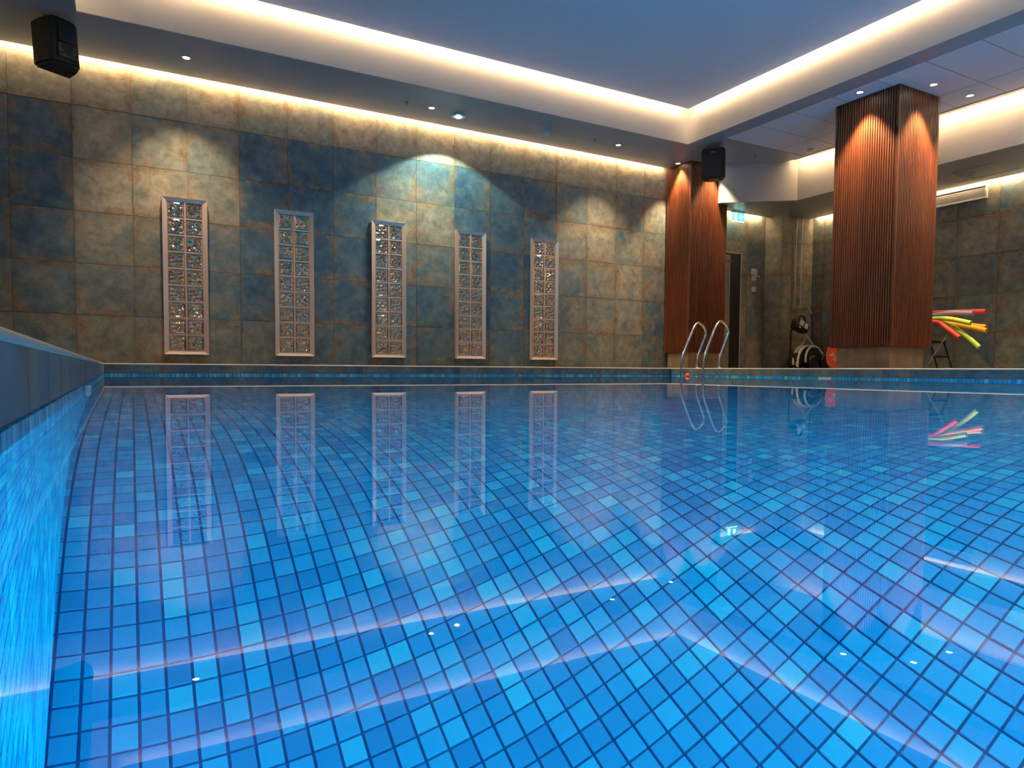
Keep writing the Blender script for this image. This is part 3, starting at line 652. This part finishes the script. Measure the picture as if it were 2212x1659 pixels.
# ------------------------------------------------------------------ pool vacuum trolley, pole
pv = empty('pool_vacuum_trolley', (10.9, 8.5, DZ), 'black pool cleaning trolley with coiled beige hose and hanging motor head', 'pool cleaner')
bm = bm_new(); box(bm, -.15, .33, -.14, .14, .08, .40, .07); obj('body', bm, M['black'], pv, True)
bm = bm_new(); box(bm, -.36, .0, -.1, .12, .06, .30, .06); obj('brush_unit', bm, M['black'], pv, True)
for x, y, r_ in ((-.06, -.17, .125), (.28, -.17, .14), (.28, .17, .14), (-.06, .17, .125)):
    bm = bm_new(); cyl(bm, (x, y-.03, r_), (x, y+.03, r_), r_, seg=28); wh = obj('wheel', bm, M['black'], pv, True)
    bm = bm_new(); cyl(bm, (x, y-.034, r_), (x, y-.03, r_), r_*.75, seg=24); obj('hub_disc', bm, M['dark'], wh)
    bm = bm_new(); torus(bm, (x, y-.032, r_), r_*.93, .006, (0, 1, 0), 24, 6, 0.2, 1.9); obj('rim_highlight_band', bm, M['grey'], wh, True)
for k, (rx, rz_, yy) in enumerate(((.33, .36, -.12), (.30, .33, -.06), (.34, .30, 0), (.28, .30, .06), (.25, .27, -.16))):
    pts = [(-.06+.05*k*.4-rx*math.cos(a), yy+.03*math.sin(a), .07+rz_*math.sin(a)+.02*k) for a in np.linspace(-.1, 2.7, 22)]
    bm = bm_new(); tube(bm, pts, .019, 8); obj('hose_coil', bm, M['hose'], pv, True)
bm = bm_new(); box(bm, -.17, .15, -.09, .09, -.1, .1, .05); hd = obj('motor_head', bm, M['black'], pv, True, loc=(-.2, 0, .78), rot=(0, .35, 0))
bx('side_panel', (-.14, -.03, -.098, -.088, -.02, .08), M['letter'], hd, .01); bx('side_panel', (.0, .09, -.098, -.088, -.03, .07), M['letter'], hd, .01); bx('badge', (-.13, -.08, -.098, -.088, -.07, -.045), M['letter'], hd, .004)
bm = bm_new(); torus(bm, (0, 0, .09), .1, .02, (0, 1, 0), 20, 10, 0, math.pi, 1.1); obj('handle', bm, M['black'], hd, True)
bm = bm_new(); tube(bm, smooth_pts([(-.12, -.02, .70), (-.05, -.04, .6), (.05, -.05, .5), (.13, -.04, .42), (.14, -.02, .36)]), .015, 8); obj('hose_lead', bm, M['hose'], pv, True)
bm = bm_new(); tube(bm, smooth_pts([(-.06, -.02, .56), (-.13, -.03, .5), (-.17, -.03, .43), (-.2, -.02, .38)]), .01, 8); obj('cable', bm, M['hose'], pv, True)
bm = bm_new(); cyl(bm, (-.2, .2, .0), (-.2, .2, .72), .016, seg=10); cyl(bm, (-.2, .2, .72), (-.2, .03, .76), .016, seg=10); obj('head_post', bm, M['black'], pv)
po = empty('cleaning_pole', (11.39, 8.735, DZ), 'dark blue telescopic cleaning pole leaning behind the hose trolley', 'pole')
bm = bm_new(); cyl(bm, (0, 0, 0), (-.03, .03, .95), .017, seg=14); obj('shaft', bm, M['blue'], po, True)
bm = bm_new(); cyl(bm, (-.03, .03, .95), (-.036, .036, 1.12), .022, seg=14); obj('grip', bm, M['blue'], po, True)
kb = bx('kickboard', (-.07, .07, -.05, .05, 0, .02), M['white'], None, .008, label='flat white float lying on the deck beside the trolley wheel', cat='float', loc=(11.15, 8.12, DZ))
bx('grip_slot', (-.03, .03, -.012, .012, .019, .0215), M['grey'], kb)
# orange rounded board behind the column base
bd = empty('orange_board', (10.13, 7.32, DZ), 'orange rounded swim board with white lettering beside the big column base', 'swim board', rot=(0, 0, -.75))
bm = bm_new(); pts = [(-.15, .36), (.16, .36)]+[(.16-.0*0, .18)]+[(.16*math.cos(a), .16+.155*math.sin(a)) for a in np.linspace(0, -math.pi, 16)][1:]+[(-.165, .2)]
vf = [bm.verts.new((x, -.015, z)) for x, z in pts]; vb = [bm.verts.new((x, .015, z)) for x, z in pts]
bm.faces.new(vf); bm.faces.new(vb[::-1])
for i in range(len(pts)): bm.faces.new((vf[i], vb[i], vb[(i+1) % len(pts)], vf[(i+1) % len(pts)]))
obj('board', bm, M['orange'], bd)
cu = bpy.data.curves.new('lettering', 'FONT'); cu.body = 'P.09'; cu.size = .115; cu.extrude = .001
to = bpy.data.objects.new('lettering_curve', cu); COL.objects.link(to); bpy.context.view_layer.update()
tm = bpy.data.meshes.new_from_object(to.evaluated_get(bpy.context.evaluated_depsgraph_get())); bpy.data.objects.remove(to); tm.materials.clear(); tm.materials.append(M['letter'])
link('lettering', tm, bd, (-.13, -.018, .22), (math.pi/2, math.radians(42), 0))
# ------------------------------------------------------------------ pool noodles on a dark folding stand
st = empty('noodle_stand', (10.28, 6.0, DZ), 'dark folding chair frame propping up the pool noodles behind the big column', 'stand')
bx('seat', (-.2, .2, -.22, .3, .38, .42), M['black'], st, .01)
for x, y, q in ((-.18, -.2, -.32), (.18, -.2, -.32), (-.18, .28, .4), (.18, .28, .4)):
    bm = bm_new(); cyl(bm, (x, y, .39), (x, q, 0), .013, seg=10); obj('leg', bm, M['black'], st)
bx('stretcher', (-.18, .18, -.275, -.25, .17, .2), M['black'], st)
bm = bm_new(); cyl(bm, (-.30, -.20, 0), (-.10, -.42, .56), .008, seg=10); ro = obj('steel_rod', bm, M['chrome'], None, True, label='thin slanting steel rod under the red pool noodle', cat='rod', loc=(10.28, 6.0, DZ))
bm = bm_new(); cyl(bm, (-.30, -.20, 0), (-.296, -.204, .012), .013, seg=10); obj('rod_foot', bm, M['black'], ro)
def noodle(color, pts, label, r=.034):
    P = smooth_pts(pts, 8); o0 = P[0]
    t = empty('pool_noodle', o0, label, 'pool noodle', 'foam pool noodles propped behind the big column'); P = [p-o0 for p in P]
    bm = bm_new(); tube(bm, P, r, 18); obj('foam', bm, M['noodle_'+color], t, True)
    d_ = (P[-1]-P[-2]).normalized(); bm = bm_new(); cyl(bm, P[-1]-d_*.01, P[-1]+d_*.0015, r*.36, seg=14); obj('bore', bm, M['hole'], t)
def nz_(px_, py_, X):                               # a point on plane X of the room seen at that place
    d_ = CR*((px_-W/2)/FPX)+CU*(-(py_-H/2-PPY)/FPX)+CF; return d_*(X/d_.x)
def npts(X, *pp, tx=.05):
    out = [nz_(a, b, X) for a, b in pp]
    d_ = (out[0]-out[1]); return [out[0]+Vector((tx, .9, -.03)), out[0]+Vector((tx*.45, .4, -.005))]+out
noodle('red', npts(10.43, (2020, 676), (2070, 674), (2130, 672.5), tx=.34), 'red pool noodle reaching farthest at the top of the bunch')
noodle('lavender', npts(10.28, (2020, 681), (2055, 676), (2102, 677), tx=.10), 'lavender blue pool noodle at the top of the bunch')
noodle('brick', npts(10.36, (2018, 686), (2045, 683), (2068, 681), tx=.24), 'dull red pool noodle squeezed under the lavender one', .03)
noodle('lime', npts(10.10, (2018, 689), (2050, 689), (2097, 698), tx=-.10), 'lime green pool noodle arching straight out over the orange ones')
noodle('amber', npts(10.30, (2025, 692), (2070, 699), (2130, 706), tx=.14), 'orange pool noodle behind the brighter orange one', .03)
noodle('amber', npts(10.22, (2022, 694), (2070, 701), (2131, 714), tx=.09), 'bright orange pool noodle with its open end showing')
noodle('lime', npts(10.16, (2020, 695), (2052, 704), (2082, 722), (2115, 750), tx=-.05), 'lime green pool noodle drooping lowest towards the deck')
noodle('red', npts(10.02, (2018, 696), (2040, 706), (2072, 729), tx=-.24), 'short bright red pool noodle drooping in front')
